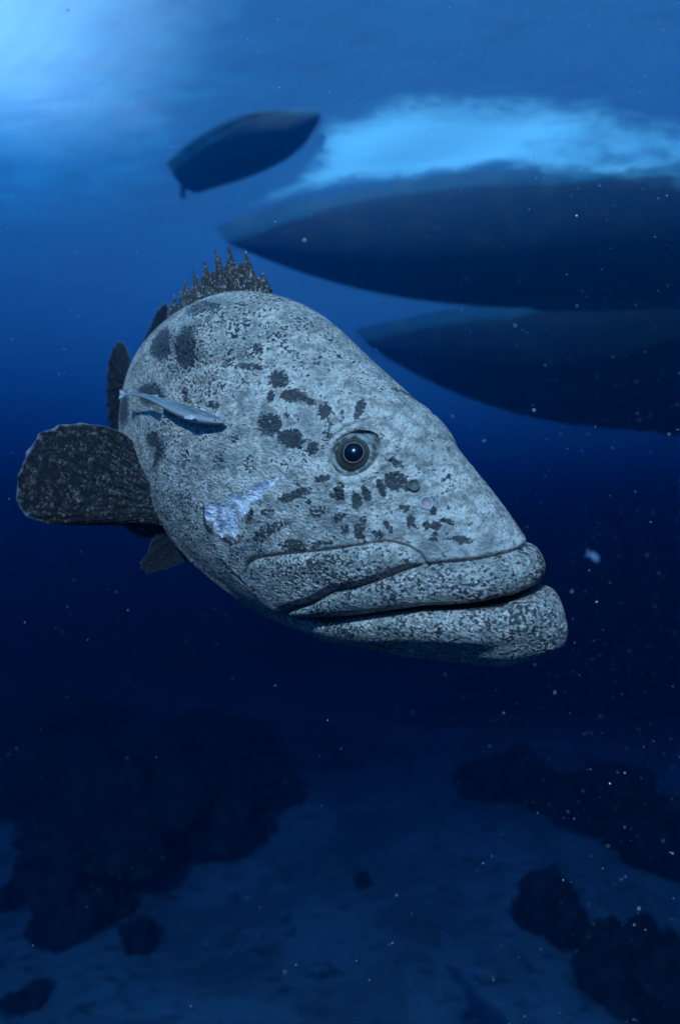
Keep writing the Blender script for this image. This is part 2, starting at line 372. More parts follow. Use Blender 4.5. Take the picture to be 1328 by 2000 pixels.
SPOTS=[(0.469,0.221,-0.013,0.002,-0.0075,-0.0115,1),(0.467,0.196,-0.0065,-0.002,0.001,-0.009,0.8),(0.434,0.201,-0.0185,0.0025,-0.0045,-0.0075,1),(0.411,0.198,-0.019,-0.002,-0.002,-0.005,0.9),(0.379,0.188,-0.0085,0.0015,-0.0065,-0.0105,0.9),(0.45,0.156,-0.0175,0.003,-0.0075,-0.015,1),(0.406,0.141,-0.0225,-0.001,-0.0015,-0.011,1),(0.366,0.136,-0.011,0.002,-0.0035,-0.0085,0.9),(0.357,0.166,-0.0085,-0.0005,-0.0065,-0.0165,0.55),(0.348,0.183,-0.0045,0,-0.0055,-0.008,0.55),(0.335,0.197,-0.0055,0.0005,-0.0105,-0.0145,0.75),(0.43,0.173,-0.0045,0.001,-0.002,-0.0045,0.6),(0.549,0.25,-0.0345,0.0045,-0.014,-0.019,0.45),(0.542,0.29,-0.027,0.003,-0.011,-0.012,0.4),(0.576,0.276,-0.0295,0.0035,-0.0125,-0.0135,0.4),(0.527,0.233,-0.027,0.001,-0.003,-0.006,0.8),(0.531,0.261,-0.0105,0.001,-0.0065,-0.009,0.6),(0.579,0.231,-0.016,0.002,-0.0045,-0.007,0.7),(0.568,0.165,-0.014,0.0015,-0.003,-0.0055,0.8),(0.605,0.166,-0.0115,0.001,-0.0035,-0.009,0.5),(0.527,0.083,-0.016,0.0025,-0.003,-0.0135,0.6),(0.465,0.094,-0.017,0.0035,-0.0035,-0.0135,0.5),(0.333,0.098,-0.0115,0.0045,-0.0035,-0.004,0.8),(0.303,0.082,-0.0075,0.001,-0.0035,-0.013,0.9),(0.277,0.076,-0.0075,0,-0.0025,-0.0115,0.9),(0.267,0.086,-0.0045,0.002,-0.0075,-0.013,0.85),(0.252,0.098,-0.0045,0.001,-0.0065,-0.013,0.9),(0.241,0.11,-0.013,0.002,-0.007,-0.0115,0.95),(0.25,0.133,-0.0115,-0.0065,0.0015,-0.0035,0.7),(0.222,0.105,-0.0075,0.001,-0.0025,-0.0065,0.8),(0.374,0.062,-0.0215,0.0145,-0.0055,-0.006,0.8),(0.329,0.048,-0.014,0.008,-0.006,-0.0075,0.75),(0.297,0.046,-0.009,0.0075,-0.0045,-0.0055,0.75),(0.282,0.034,-0.0065,0.0015,-0.002,-0.007,0.7),(0.262,0.04,-0.0075,-0.0005,-0.0015,-0.0165,0.85),(0.234,0.035,-0.0085,-0.0035,0.0015,-0.0055,0.7),(0.226,0.049,-0.003,0.0025,-0.0085,-0.008,0.75),(0.2,0.062,-0.005,0.001,-0.004,-0.0105,0.8),(0.215,0.076,-0.0075,0.001,-0.002,-0.0045,0.7),(0.179,0.08,-0.0035,0.001,-0.0025,-0.0055,0.9),(0.179,0.062,-0.0045,0.0005,-0.0015,-0.0045,0.9),(0.168,0.062,-0.0065,0.001,-0.002,-0.0045,0.9),(0.157,0.069,-0.009,-0.001,-0.001,-0.003,0.8),(0.133,0.049,-0.012,0,-0.002,-0.0045,0.75),(0.163,0.047,-0.0065,0.001,-0.0025,-0.008,0.6),(0.415,-0.008,-0.028,0.0235,-0.0075,-0.0085,0.65),(0.357,-0.01,-0.0215,0.0065,-0.002,-0.012,0.7),(0.43,0.044,-0.011,0.0035,-0.002,-0.0095,0.6),(0.411,0.029,-0.011,0.0035,-0.002,-0.008,0.6),(0.346,0.06,-0.0035,0.001,-0.001,-0.004,0.8),(0.368,0.081,-0.004,0.001,-0.001,-0.003,0.7),(0.314,0.002,-0.018,0.0055,-0.001,-0.0075,0.6),(0.478,-0.059,-0.026,0.0085,0.002,-0.014,0.5),(0.376,0.021,-0.0125,0.004,-0.0005,-0.0075,0.55),(0.824,0.229,-0.053,0.0015,-0.0005,-0.03,1),(0.71,0.239,-0.0375,-0.001,-0.003,-0.0365,1),(0.813,0.134,-0.0585,0.013,-0.014,-0.0185,1),(0.97,0.068,-0.052,0.0115,-0.0035,-0.0355,0.9),(0.755,0.061,-0.057,0.0165,-0.003,-0.015,0.95),(0.729,0.041,-0.0395,0.009,0.0095,-0.028,0.9),(0.731,0.308,-0.0515,0.015,-0.042,-0.008,0.7),(0.648,0.171,-0.0115,0.001,-0.0075,-0.015,0.6),(0.632,0.323,-0.0335,0.008,-0.0145,-0.0075,0.35),(0.409,0.257,-0.017,-0.0065,-0.0085,-0.006,0.2),(0.456,0.26,-0.02,-0.002,-0.0065,-0.0085,0.2),(0.514,-0.036,-0.014,0.004,0.001,-0.014,0.5),(0.164,0.088,-0.0045,-0.0015,-0.001,-0.0065,0.25),(0.131,0.08,-0.0085,-0.0035,-0.001,-0.002,0.3),(0.149,0.03,-0.0085,0.0005,-0.0015,-0.0045,0.4),(0.133,0.069,-0.003,0,-0.002,-0.0035,0.5),(0.336,0.121,-0.0045,0.001,-0.001,-0.0035,0.5),(0.411,0.104,-0.0075,0.001,-0.002,-0.004,0.3),(0.506,0.122,-0.0105,0.002,-0.0025,-0.0105,0.4),(0.568,0.108,-0.015,0.0035,-0.002,-0.0075,0.35)]
WOUND = np.array([(.556,-.012),(.54,.006),(.505,.020),(.495,.034),(.465,.044),(.44,.066),(.405,.086),(.409,.072),(.428,.060),(.425,.048),(.447,.036),(.449,.018),(.472,.004),(.468,-.016),(.478,-.034),(.500,-.034),(.514,-.047),(.532,-.036),(.536,-.022),(.55,-.026)])

def smax(a, b, k):
    h = np.maximum(k - np.abs(a - b), 0) / k
    return np.maximum(a, b) + h * h * k * 0.25
def relief(s, z):
    """height of the side relief (m) over the smooth body, in rest coordinates"""
    D = np.zeros(np.broadcast(s, z).shape)
    m = np.interp(s, MOUTH[:,0], MOUTH[:,1]); lt = np.interp(s, LIPTOP[:,0], LIPTOP[:,1])
    fade = 1 - sstep(.36, .43, s)
    # upper lip tube
    h = np.maximum(lt - m, .008); q = np.clip((z - m) / h, 0, 1)
    D += fade * .011 * np.sqrt(np.clip(1 - (2 * q - 1) ** 2, 0, 1)) * ((z > m) & (z < lt))
    # lower lip and jaw
    q = np.clip((m - z) / .075, 0, 1)
    D += (1 - sstep(.30, .42, s)) * .011 * np.sqrt(np.clip(1 - (1.6 * q - .8) ** 2, 0, 1)) * (1 - sstep(.6, 1, q)) * (z < m)
    # maxilla plate
    plate = np.concatenate([MAXTOP, LIPTOP[3:-1][::-1]])
    sd = poly_sd(s, z, plate)
    D += .009 * sstep(0, .014, sd)
    # grooves
    d = seg_dist(s, z, LIPTOP, False); D -= .010 * np.exp(-(d / .0042) ** 2)
    d = seg_dist(s, z, MAXTOP, False); D -= .006 * np.exp(-(d / .0035) ** 2)
    # gill cover stands proud of the flank behind it
    sd = poly_sd(s, z, OPERC)
    D -= .018 * sstep(.004, -.006, sd) * (1 - sstep(0, .22, -sd)) * sstep(.262, .20, z)
    D += .003 * sstep(0.03, .004, sd) * sstep(-.002, .004, sd) * sstep(.262, .20, z)
    # preopercle ridge
    pre = np.array([(.50,.17),(.535,.10),(.55,.02),(.545,-.05),(.51,-.10),(.46,-.125)])
    d = seg_dist(s, z, pre, False); D += .0035 * np.exp(-(d / .016) ** 2) - .0022 * np.exp(-(seg_dist(s - .014, z, pre, False) / .006) ** 2)
    # eye socket with its raised orbit
    re = np.hypot(s - EYE[0], z - EYE[1]); re2 = np.hypot((s - EYE[0] + .008), z - EYE[1] - .002)
    D += .006 * np.exp(-((re - .045) / .014) ** 2) - .0035 * np.exp(-((re2 - .0455) / .0032) ** 2)
    D -= .020 * sstep(.034, .024, re)
    # hollow behind the eye towards the nostrils, shoulders and cheek swellings
    D += .006 * np.exp(-(((s - .40) / .07) ** 2 + ((z - .02) / .07) ** 2))
    D -= .004 * np.exp(-(((s - .225) / .03) ** 2 + ((z - .07) / .05) ** 2))
    d = np.hypot(s - .191, z - .088); D -= .005 * np.exp(-(d / .0055) ** 2)
    D += .002 * np.exp(-((d - .010) / .004) ** 2)
    d = np.hypot((s - .215) / 1.4, z - .109); D -= .004 * np.exp(-(d / .005) ** 2)
    # wound
    D -= .0025 * sstep(-.004, .006, poly_sd(s, z, WOUND))
    return D

def build_body(h=.0025):
    import openvdb as vdb
    s = np.arange(-.055, 1.735, h, dtype=np.float32); z = np.arange(-.29, .375, h, dtype=np.float32)
    ny = int(.225 / h); y = (np.arange(ny) * h).astype(np.float32)
    S2, Z2 = np.meshgrid(s, z, indexing='ij')
    top = herm(s, S_, TOP); bot = herm(s, S_, BOT); w = herm(s, S_, HWD)
    zc = bot + .45 * (top - bot)
    H2 = np.where(Z2 > zc[:, None], (top - zc)[:, None], (zc - bot)[:, None])
    q2 = ((Z2 - zc[:, None]) / H2) ** 2
    D = relief(S2.astype(float), Z2.astype(float))
    m = np.interp(s, MOUTH[:,0], MOUTH[:,1])[:, None]
    tg = np.interp(s, [0, .12, .2, .33, .40, .48], [.010, .009, .005, .001, -.004, -.08])[:, None]
    cutU = (m + tg / 2 - Z2).astype(np.float32); cutL = (Z2 - (m - tg / 2)).astype(np.float32)
    N = len(s); out = np.empty((N, 2 * ny - 1, len(z)), np.float32)
    mn = np.minimum(w[:, None], H2)
    for k in range(ny):
        yy = float(y[k])
        g = (np.sqrt(q2 + (yy / w[:, None]) ** 2) - 1) * mn
        g = np.where(g > 0, g, g) - D * np.clip(1.0, 0, 1)
        r = sstep(1.70, 1.73, s)[:, None] * .05
        g = (g + r).astype(np.float32)
        i1 = int(.62 / h)
        gU = smax(smax(g[:i1], cutU[:i1], .026), (.030 + 6.5 * yy * yy - S2[:i1]), .035)
        gL = smax(smax(g[:i1], cutL[:i1], .030), (-.016 + 4.5 * yy * yy + 11.0 * (Z2[:i1] + .066) ** 2 * sstep(.12, .0, S2[:i1]) - S2[:i1]).astype(np.float32), .045)
        g[:i1] = np.minimum(gU, gL)
        out[:, ny - 1 + k, :] = g
        out[:, ny - 1 - k, :] = g
    np.clip(out, -3 * h, 3 * h, out=out)
    out[0] = 3 * h; out[-1] = 3 * h
    G = vdb.FloatGrid(3 * h); G.copyFromArray(out, tolerance=1e-6); G.transform = vdb.createLinearTransform(voxelSize=h)
    pts, quads = G.convertToQuads(0.0) if hasattr(G, 'convertToQuads') else G.convertToPolygons(0.0)[::2]
    pts = np.asarray(pts, float); quads = np.asarray(quads)[:, ::-1]
    ps = pts[:, 0] + s[0]; py = pts[:, 1] - (ny - 1) * h; pz = pts[:, 2] + z[0]
    return ps, py, pz, quads

t = NT("grouper_skin")
rest = t.attr('rest', True)
spot = t.attr('spot'); spk = t.attr('speckle'); wnd = t.attr('wound'); inm = t.attr('inside'); big = t.attr('bigspot')
mp = t.n('ShaderNodeMapping', {'Vector': rest, 'Scale': (1.0, 1.0, 1.35)}).outputs[0]
n_big = t.noise(mp, 9.0, 4, 0.6); n_mid = t.noise(mp, 42.0, 5, 0.7, 0.4); n_fine = t.noise(mp, 165.0, 4, 0.68, 0.3); n_vf = t.noise(mp, 330.0, 2, 0.6)
base = t.mix(t.ramp(n_mid, 0.36, 0.60), (0.29,0.22,0.16), (0.78,0.565,0.41))
base = t.mix(t.math('MULTIPLY', t.ramp(n_big, 0.42, 0.68), 0.45), base, (0.18, 0.165, 0.145))
base = t.mix(t.math('MULTIPLY', t.ramp(n_vf, 0.52, 0.66), 0.35), base, (0.15, 0.13, 0.11))
# worm-like fine speckling, denser where the attribute says so
sn = t.math('ADD', t.math('MULTIPLY', n_fine, 0.7), t.math('MULTIPLY', n_mid, 0.3))
thr = t.math('ADD', t.math('SUBTRACT', 0.66, t.math('MULTIPLY', spk, 0.185)), t.math('MULTIPLY', t.math('SUBTRACT', t.noise(mp, 14.0, 3, 0.55), 0.5), 0.22))
sm = t.ramp(t.math('SUBTRACT', sn, thr), -0.012, 0.030)
base = t.mix(t.math('MULTIPLY', sm, 0.92), base, (0.026, 0.024, 0.023))
rag = t.math('ADD', t.math('MULTIPLY', t.math('SUBTRACT', n_fine, 0.5), 2.3), t.math('MULTIPLY', t.math('SUBTRACT', n_mid, 0.5), 1.9))
sp_ = t.ramp(t.math('ADD', spot, rag), 0.42, 0.60)
base = t.mix(t.math('MULTIPLY', sp_, 0.92), base, (0.030, 0.029, 0.028))
bs_ = t.ramp(t.math('ADD', big, t.math('MULTIPLY', rag, 0.8)), 0.36, 0.66)
base = t.mix(t.math('MULTIPLY', bs_, 0.88), base, (0.030, 0.032, 0.034))
wc = t.mix(t.ramp(n_mid, 0.42, 0.60), (0.92, 0.72, 0.62), (0.36, 0.30, 0.30))
base = t.mix(t.ramp(t.math('ADD', wnd, t.math('MULTIPLY', rag, 0.5)), 0.42, 0.54), base, wc)
base = t.mix(inm, base, (0.02, 0.015, 0.015))
hb = t.math('ADD', t.math('MULTIPLY', n_fine, 0.6), t.math('MULTIPLY', n_vf, 0.35))
vor = t.n('ShaderNodeTexVoronoi', {'Vector': mp, 'Scale': 150.0}).outputs[0]
hb = t.math('SUBTRACT', hb, t.math('MULTIPLY', vor, 0.5))
hb = t.math('ADD', hb, t.math('MULTIPLY', t.noise(mp, 24.0, 3, 0.6, 0.6), 2.2))
skin = t.finish(t.bsdf(base, t.math('ADD', 0.42, t.math('MULTIPLY', n_fine, 0.2)), 0.09, t.bump(hb, 0.6, 0.007)))

ps, py_, pz, quads = build_body()
body = mesh_obj("body", bend(ps, py_, pz), quads, skin, fish)
attr(body, 'rest', np.stack([ps, py_, pz], -1), 'FLOAT_VECTOR')
right = (py_ < .02)
def blob(lst, s, z):
    out = np.zeros(len(s))
    for (cs, cz, ax, az, bx, bz, st) in lst:
        det = ax * bz - az * bx
        if abs(det) < 1e-7: continue
        near = (np.abs(s - cs) < .12) & (np.abs(z - cz) < .12)
        ds = s[near] - cs; dz = z[near] - cz
        u = (ds * bz - dz * bx) / det; v = (-ds * az + dz * ax) / det
        r = np.sqrt(u * u + v * v)
        out[near] = np.maximum(out[near], st * np.clip(1.62 - r, 0, 1.0) / 1.0)
    return out
SPOTS += [(.556, -.022, .006, 0, 0, .022, 1), (.545, -.04, .012, .004, -.003, .008, .9), (.505, -.048, .015, .002, 0, .006, .8), (.447, .012, .008, .004, -.004, .014, .8)]
sm_ = [q for q in SPOTS if q[0] < .58]; bg_ = [q for q in SPOTS if q[0] >= .58]
mir = np.where(py_ > 0, 1.0, 0.0)
attr(body, 'spot', blob(sm_, ps + mir * .01, pz - mir * .012))
attr(body, 'bigspot', blob(bg_, ps + mir * .03, pz - mir * .01))
# speckle density: lips and jaw heavy, snout and cheek clear
m_ = np.interp(ps, MOUTH[:,0], MOUTH[:,1]); lt_ = np.interp(ps, LIPTOP[:,0], LIPTOP[:,1])
plate = np.concatenate([MAXTOP, LIPTOP[3:-1][::-1]])
lips = np.where((ps < .40) & (pz < lt_), 1.0, 0.0)
mx = sstep(-.003, .004, poly_sd(ps, pz, plate))
lowc = sstep(.02, -.08, pz) * sstep(.33, .45, ps)
snout = sstep(.20, .05, ps)
spk_v = .44 + .16 * sstep(.45, .62, ps) + .25 * lowc - .16 * snout + .14 * sstep(.15, .27, pz)
spk_v = np.where(ps > .58, spk_v + .05, spk_v)
spk_v = np.maximum(spk_v, .80 * mx); spk_v = np.maximum(spk_v, .84 * lips)
attr(body, 'speckle', np.clip(spk_v, 0, 1))
attr(body, 'wound', np.where(py_ < 0, np.clip(.5 + poly_sd(ps, pz, WOUND) / .016, 0, 1), 0))
hw_ = herm(ps, S_, HWD)
tz = herm(ps, S_, TOP); bz_ = herm(ps, S_, BOT); zc_ = bz_ + .45 * (tz - bz_)
el = np.sqrt((py_ / hw_) ** 2 + ((pz - zc_) / np.where(pz > zc_, tz - zc_, zc_ - bz_)) ** 2)
attr(body, 'inside', sstep(.90, .80, el) * (ps < .42) * (ps > .06))

def surf(s, z, side=-1, off=0.0):
    """point just off the flank at (s, z) and its outward normal, in rest coordinates"""
    def Y(s, z):
        s = np.float64(s); t_ = herm(s, S_, TOP); b_ = herm(s, S_, BOT); w_ = herm(s, S_, HWD); c_ = b_ + .45 * (t_ - b_)
        q = (z - c_) / (t_ - c_ if z > c_ else c_ - b_)
        return w_ * math.sqrt(max(1 - q * q, 1e-4))
    y = Y(s, z); e = 1e-3
    ds = (Y(s + e, z) - Y(s - e, z)) / (2 * e); dz = (Y(s, z + e) - Y(s, z - e)) / (2 * e)
    n = np.array([-ds, 1.0, -dz]); n /= np.linalg.norm(n)
    p = np.array([s, y, z]) + n * off
    return p * [1, side, 1], n * [1, side, 1]
def to_fish(p): return Vector(bend(np.array([p[0]]), np.array([p[1]]), np.array([p[2]]))[0])
def frame_at(s, z, side, off):
    p, n = surf(s, z, side, off)
    a = to_fish(p); b = to_fish(p + n * .01)
    nn = (b - a).normalized()
    return Matrix.Translation(a) @ nn.to_track_quat('Z', 'Y').to_matrix().to_4x4(), a, nn

def uv_sphere(r, nu=32, nv=48, zs=1.0):
    v = []
    for i in range(nu):
        th = math.pi * (i + .001) / (nu - 1 + .002)
        for j in range(nv):
            ph = 2 * math.pi * j / nv; v.append((r * math.sin(th) * math.cos(ph), r * math.sin(th) * math.sin(ph), zs * r * math.cos(th)))
    return v, grid_faces(nu, nv, True)
def torus(R, r, nu=40, nv=10, wob=0.0, seed=0):
    v = []
    for i in range(nu):
        a = 2 * math.pi * i / nu; k = 1 + wob * math.sin(3 * a + seed) + wob * .6 * math.sin(5 * a + 2 * seed)
        for j in range(nv):
            b = 2 * math.pi * j / nv; v.append(((R * k + r * math.cos(b)) * math.cos(a), (R * k + r * math.cos(b)) * math.sin(a), r * math.sin(b)))
    f = []
    for i in range(nu):
        for j in range(nv):
            f.append((i*nv+j, ((i+1)%nu)*nv+j, ((i+1)%nu)*nv+(j+1)%nv, i*nv+(j+1)%nv))
    return v, f

# eyes
t = NT("eyeball")
sx = t.n('ShaderNodeSeparateXYZ', {0: obj_coord(t)})
rad = t.math('SQRT', t.math('ADD', t.math('MULTIPLY', sx.outputs[0], sx.outputs[0]), t.math('MULTIPLY', sx.outputs[1], sx.outputs[1])))
nz = t.noise(obj_coord(t), 160, 4, 0.6)
c = t.mix(t.ramp(rad, .0165, .0215), (0.024, 0.020, 0.019), (0.070, 0.056, 0.040))
c = t.mix(t.math('MULTIPLY', t.ramp(t.math('ADD', rad, t.math('MULTIPLY', nz, .004)), .0245, .0290), 1.0), c, (0.012, 0.012, 0.014))
c = t.mix(t.math('MULTIPLY', t.ramp(nz, .5, .7), .35), c, (0.10, 0.095, 0.075))
eye_mat = t.finish(t.bsdf(c, 0.22, 0.25, t.bump(nz, 0.15, 0.001)))
t = NT("pupil_black"); pupil_mat = t.finish(t.bsdf((0.003, 0.004, 0.008), 0.16, 0.14))
t = NT("iris_gold"); gold_mat = t.finish(t.bsdf((0.26, 0.15, 0.07), 0.3, 0.3))
t = NT("eyelid_skin")
oc = obj_coord(t); nz = t.noise(oc, 120, 4, 0.6)
c = t.mix(t.ramp(nz, .38, .62), (0.30, 0.25, 0.185), (0.07, 0.06, 0.045))
lid_mat = t.finish(t.bsdf(c, 0.35, 0.15, t.bump(t.noise(oc, 260, 3, 0.6), 0.5, 0.002)))
for side in (-1, 1):
    M, a, nn = frame_at(EYE[0], EYE[1], side, -.0235)
    v, f = uv_sphere(.0335); e = mesh_obj("eye", v, f, eye_mat, fish); e.matrix_parent_inverse = Matrix(); e.matrix_local = M
    # pupil: a dome just proud of the ball, iris rim round it
    pv = []
    for i in range(9):
        r = .0142 * i / 8
        for j in range(40):
            ph = 2 * math.pi * j / 40; x = r * math.cos(ph) + .002; y = r * math.sin(ph) * 1.03
            pv.append((x, y, math.sqrt(.0340 ** 2 - x * x - y * y) + .0002))
    p = mesh_obj("pupil", pv, grid_faces(9, 40, True), pupil_mat, e)
    tv, tf = torus(.0149, .0007, 48, 8, .012, 1.0)
    tv = [(x + .002, y * 1.03, math.sqrt(max(.0338 ** 2 - (x + .002) ** 2 - y * y, 1e-6)) + (z_ * 1.0)) for x, y, z_ in tv]
    g_ = mesh_obj("iris_rim", tv, tf, gold_mat, e)
    # loose eyelid skin round the ball: wide towards the snout, narrow behind
    lv = []; NR = 14; NA = 72
    F = Vector(to_fish(surf(EYE[0] - .02, EYE[1], side)[0]) - to_fish(surf(EYE[0] + .02, EYE[1], side)[0])).normalized()
    Mi = M.inverted().to_3x3(); fdir = Mi @ F; fdir.z = 0; fdir.normalize(); up = Vector((-fdir.y, fdir.x, 0))
    if (Mi @ Vector((0, 0, 1))).dot(up) < 0: up = -up
    for i in range(NR):
        q = i / (NR - 1)
        for j in range(NA):
            a_ = 2 * math.pi * j / NA; ca, sa = math.cos(a_), math.sin(a_)
            rin = .0262 - .003 * max(ca, 0) * 1.4 - .0015 * max(sa, 0)
            rout = .0405 + .0075 * max(ca, 0) ** 1.3
            r = rin + (rout - rin) * q
            zz = math.sqrt(max(.0350 ** 2 - min(r, .0345) ** 2, 0)) if r < .0345 else 0.0
            zz = max(zz, .0) * (1 - q) ** .5 + q * (.0215 - .004 * ca)
            zz = zz * .82 + .0045 * math.sin(math.pi * q) + .0006 * math.sin(q * 22 + 2 * math.sin(3 * a_)) + .0006
            pt = fdir * (r * ca) + up * (r * sa)
            lv.append((pt.x, pt.y, zz))
    l = mesh_obj("eyelid", lv, grid_faces(NR, NA, True), lid_mat, e)

t = NT("nostril_pink"); pink_mat = t.finish(t.bsdf((0.42, 0.22, 0.20), 0.45, 0.4))
t = NT("nostril_rim"); rim_mat = t.finish(t.bsdf((0.45, 0.41, 0.36), 0.4, 0.15))
t = NT("nostril_dark"); dark_mat = t.finish(t.bsdf((0.10, 0.10, 0.075), 0.5, 0.3))
for side in (-1, 1):
    for (s0, z0, R, mat_, lab) in ((.191, .088, .0088, pink_mat, "round front nostril with pink inside"), (.2165, .108, .0080, dark_mat, "olive dark rear nostril")):
        M, a, nn = frame_at(s0, z0, side, .0006)
        v, f = torus(R, .0013, 36, 8, .04, s0 * 50); n_ = mesh_obj("nostril", v, f, rim_mat if mat_ is pink_mat else dark_mat, fish); n_.matrix_local = M; n_['label'] = lab
        dv = []
        for i in range(6):
            r = R * i / 5
            for j in range(28):
                ph = 2 * math.pi * j / 28; dv.append((r * math.cos(ph), r * math.sin(ph), -.0035 * (1 - (i / 5) ** 2) + .0008))
        mesh_obj("nostril_opening", dv, grid_faces(6, 28, True), mat_, n_)

# fins ---------------------------------------------------------------
def fin_material(name, lo, hi, gain):
    t = NT(name)
    uvv = t.attr('finuv', True); rt = t.attr('rest', True)
    mpn = t.n('ShaderNodeMapping', {'Vector': uvv, 'Scale': (16.0, 38.0, 1.0)}).outputs[0]
    n1 = t.noise(mpn, 1.0, 4, 0.65, 0.3); n2 = t.noise(rt, 190, 4, 0.7, 0.2); n3 = t.noise(rt, 36, 3, 0.6)
    c = t.mix(t.ramp(t.math('ADD', t.math('MULTIPLY', n1, .35), t.math('MULTIPLY', n2, .65)), .50, .68), lo, hi)
    c = t.mix(t.math('MULTIPLY', t.ramp(n3, .45, .66), gain), c, lo)
    sxn = t.n('ShaderNodeSeparateXYZ', {0: uvv})
    c = t.mix(t.ramp(t.math('ADD', sxn.outputs[0], t.math('MULTIPLY', t.math('SUBTRACT', n1, .5), .12)), .975, 1.02), c, (0.26, 0.24, 0.23))
    return t.finish(t.bsdf(c, 0.55, 0.08, t.bump(t.math('ADD', n1, n2), 0.5, 0.003)))
fin_mat = fin_material("fin_skin", (0.008, 0.006, 0.005), (0.30, 0.19, 0.14), .85)
pelvic_mat = fin_material("pelvic_skin", (0.010, 0.009, 0.009), (0.06, 0.045, 0.038), .8)
dorsal_mat = fin_material("dorsal_skin", (0.05, 0.037, 0.03), (0.80, 0.60, 0.46), .15)

def resample(P, n):
    P = np.asarray(P, float); d = np.r_[0, np.cumsum(np.linalg.norm(np.diff(P, axis=0), axis=1))]
    u = np.linspace(0, d[-1], n); return np.stack([np.interp(u, d, P[:, k]) for k in range(P.shape[1])], -1)
def smooth_poly(P, it=2):
    P = np.asarray(P, float)
    for _ in range(it):
        Q = [P[0]]
        for a, b in zip(P[:-1], P[1:]): Q += [a * .75 + b * .25, a * .25 + b * .75]
        Q.append(P[-1]); P = np.array(Q)
    return P
def fan(name, base, outer, mapf, parent, rays=20, na=220, nb=46, thick=.0035, ridge=.0007, curl=.02, fray=.012, seed=1, mat=None, label=None):
    """one fin: base line to outer edge, ray ridges on both faces, frayed rim; mapf(u, v, w) -> 3D"""
    B = resample(base, na); O = resample(smooth_poly(outer), na)
    a = np.linspace(0, 1, na); rg = np.random.default_rng(seed)
    fr = 1 - fray * np.abs(np.sin(a * math.pi * rays)) * 1.2 - fray * .8 * np.interp(a, np.linspace(0, 1, 60), rg.random(60))
    b = np.linspace(0, 1, nb)[None, :, None]
    P = B[:, None] + (O - B)[:, None] * b * fr[:, None, None]
    bb = b[0, :, 0][None]; aa = a[:, None]
    w = curl * np.sin(aa * math.pi * 1.3 + .4) * bb ** 1.5 + curl * .35 * np.sin(aa * 9 + seed) * bb ** 2
    rid = ridge * np.cos(aa * 2 * math.pi * rays) * (1 - .5 * bb) + .4 * ridge * np.sin(aa * 2 * math.pi * rays * 2 + 1.3)
    th = thick * (1 - .82 * bb)
    vs = []; 
    for sg in (1, -1):
        vs.append(mapf(P[..., 0], P[..., 1], w + sg * (th + rid * (1 if sg > 0 else -1) * sg)).reshape(-1, 3))
    V = np.concatenate(vs); n0 = na * nb
    f1 = grid_faces(na, nb); f2 = grid_faces(na, nb)[:, ::-1] + n0
    rim = [(i * nb + nb - 1, i * nb + nb - 1 + n0, (i + 1) * nb + nb - 1 + n0, (i + 1) * nb + nb - 1) for i in range(na - 1)]
    rim += [(j, j + 1, j + 1 + n0, j + n0) for j in range(nb - 1)]
    k = (na - 1) * nb; rim += [(k + j, k + j + n0, k + j + 1 + n0, k + j + 1) for j in range(nb - 1)]
    o = mesh_obj(name, V, np.concatenate([f1, f2, np.array(rim)]), mat or fin_mat, parent)
    uv = np.stack([np.broadcast_to(bb, (na, nb)), np.broadcast_to(aa, (na, nb)), np.zeros((na, nb))], -1).reshape(-1, 3)
    attr(o, 'finuv', np.concatenate([uv, uv]), 'FLOAT_VECTOR'); attr(o, 'rest', V, 'FLOAT_VECTOR')
    if label: o['label'] = label
    return o
def plane_map(origin, U, V, mirror=False):
    U = FR.transposed() @ Vector(U).normalized(); V = FR.transposed() @ Vector(V).normalized()
    V = (V - U * V.dot(U)).normalized(); W = U.cross(V)
    O = np.array(to_fish(origin)); U, V, W = np.array(U), np.array(V), np.array(W)
    if mirror: O, U, V, W = (q * [1, -1, 1] for q in (O, U, V, W))
    return lambda u, v, w: O + u[..., None] * U + v[..., None] * V + w[..., None] * W

_ps = lambda P: [(a * 1.27 if a > 0 else a, b * 1.05 + .004) for a, b in P]
pec_base = [(-.02,.055),(-.035,.02),(-.045,-.02),(-.05,-.045)]
pec_out = [(-.02,.055),(.005,.085),(.024,.109),(.052,.146),(.089,.169),(.14,.182),(.182,.181),(.219,.169),(.234,.154),(.247,.125),(.259,.083),(.264,.042),(.257,.005),(.234,-.016),(.198,-.029),(.109,-.030),(.057,-.029),(.016,-.036),(-.03,-.048),(-.05,-.045)]
fan("pectoral_fin", pec_base, _ps(pec_out), plane_map((.80,-.125,-.10), (-1,.28,0), (0,.1,1)), fish, rays=18, curl=-.022, seed=3, label="dark brown right pectoral fin spread out like a fan")
fan("pectoral_fin", pec_base, _ps(pec_out), plane_map((.80,-.125,-.10), (-.35,1,-.1), (0,.1,1), True), fish, rays=18, curl=-.02, seed=4)
pel_base = [(.01,.035),(-.01,.01),(-.04,-.02)]
pel_out = [(a * 1.3, b * 1.3) for a, b in [(.01,.035),(.030,.034),(.043,.015),(.056,-.018),(.078,-.052),(.066,-.060),(.04,-.058),(.01,-.050),(-.03,-.034),(-.04,-.02)]]
fan("pelvic_fin", pel_base, pel_out, plane_map((.76,-.095,-.150), (-1,.2,0), (0,-.1,1)), fish, rays=7, na=90, nb=24, curl=.01, seed=5, fray=.05, mat=pelvic_mat)
fan("pelvic_fin", pel_base, pel_out, plane_map((.715,-.085,-.185), (-.8,.6,0), (0,.5,1), True), fish, rays=7, na=90, nb=24, curl=.01, seed=6, fray=.05, mat=pelvic_mat)
def rest_map(lean=0.0, s0=0.0):
    return lambda u, v, w: bend(u, w + lean * np.maximum(u - s0, 0), v)
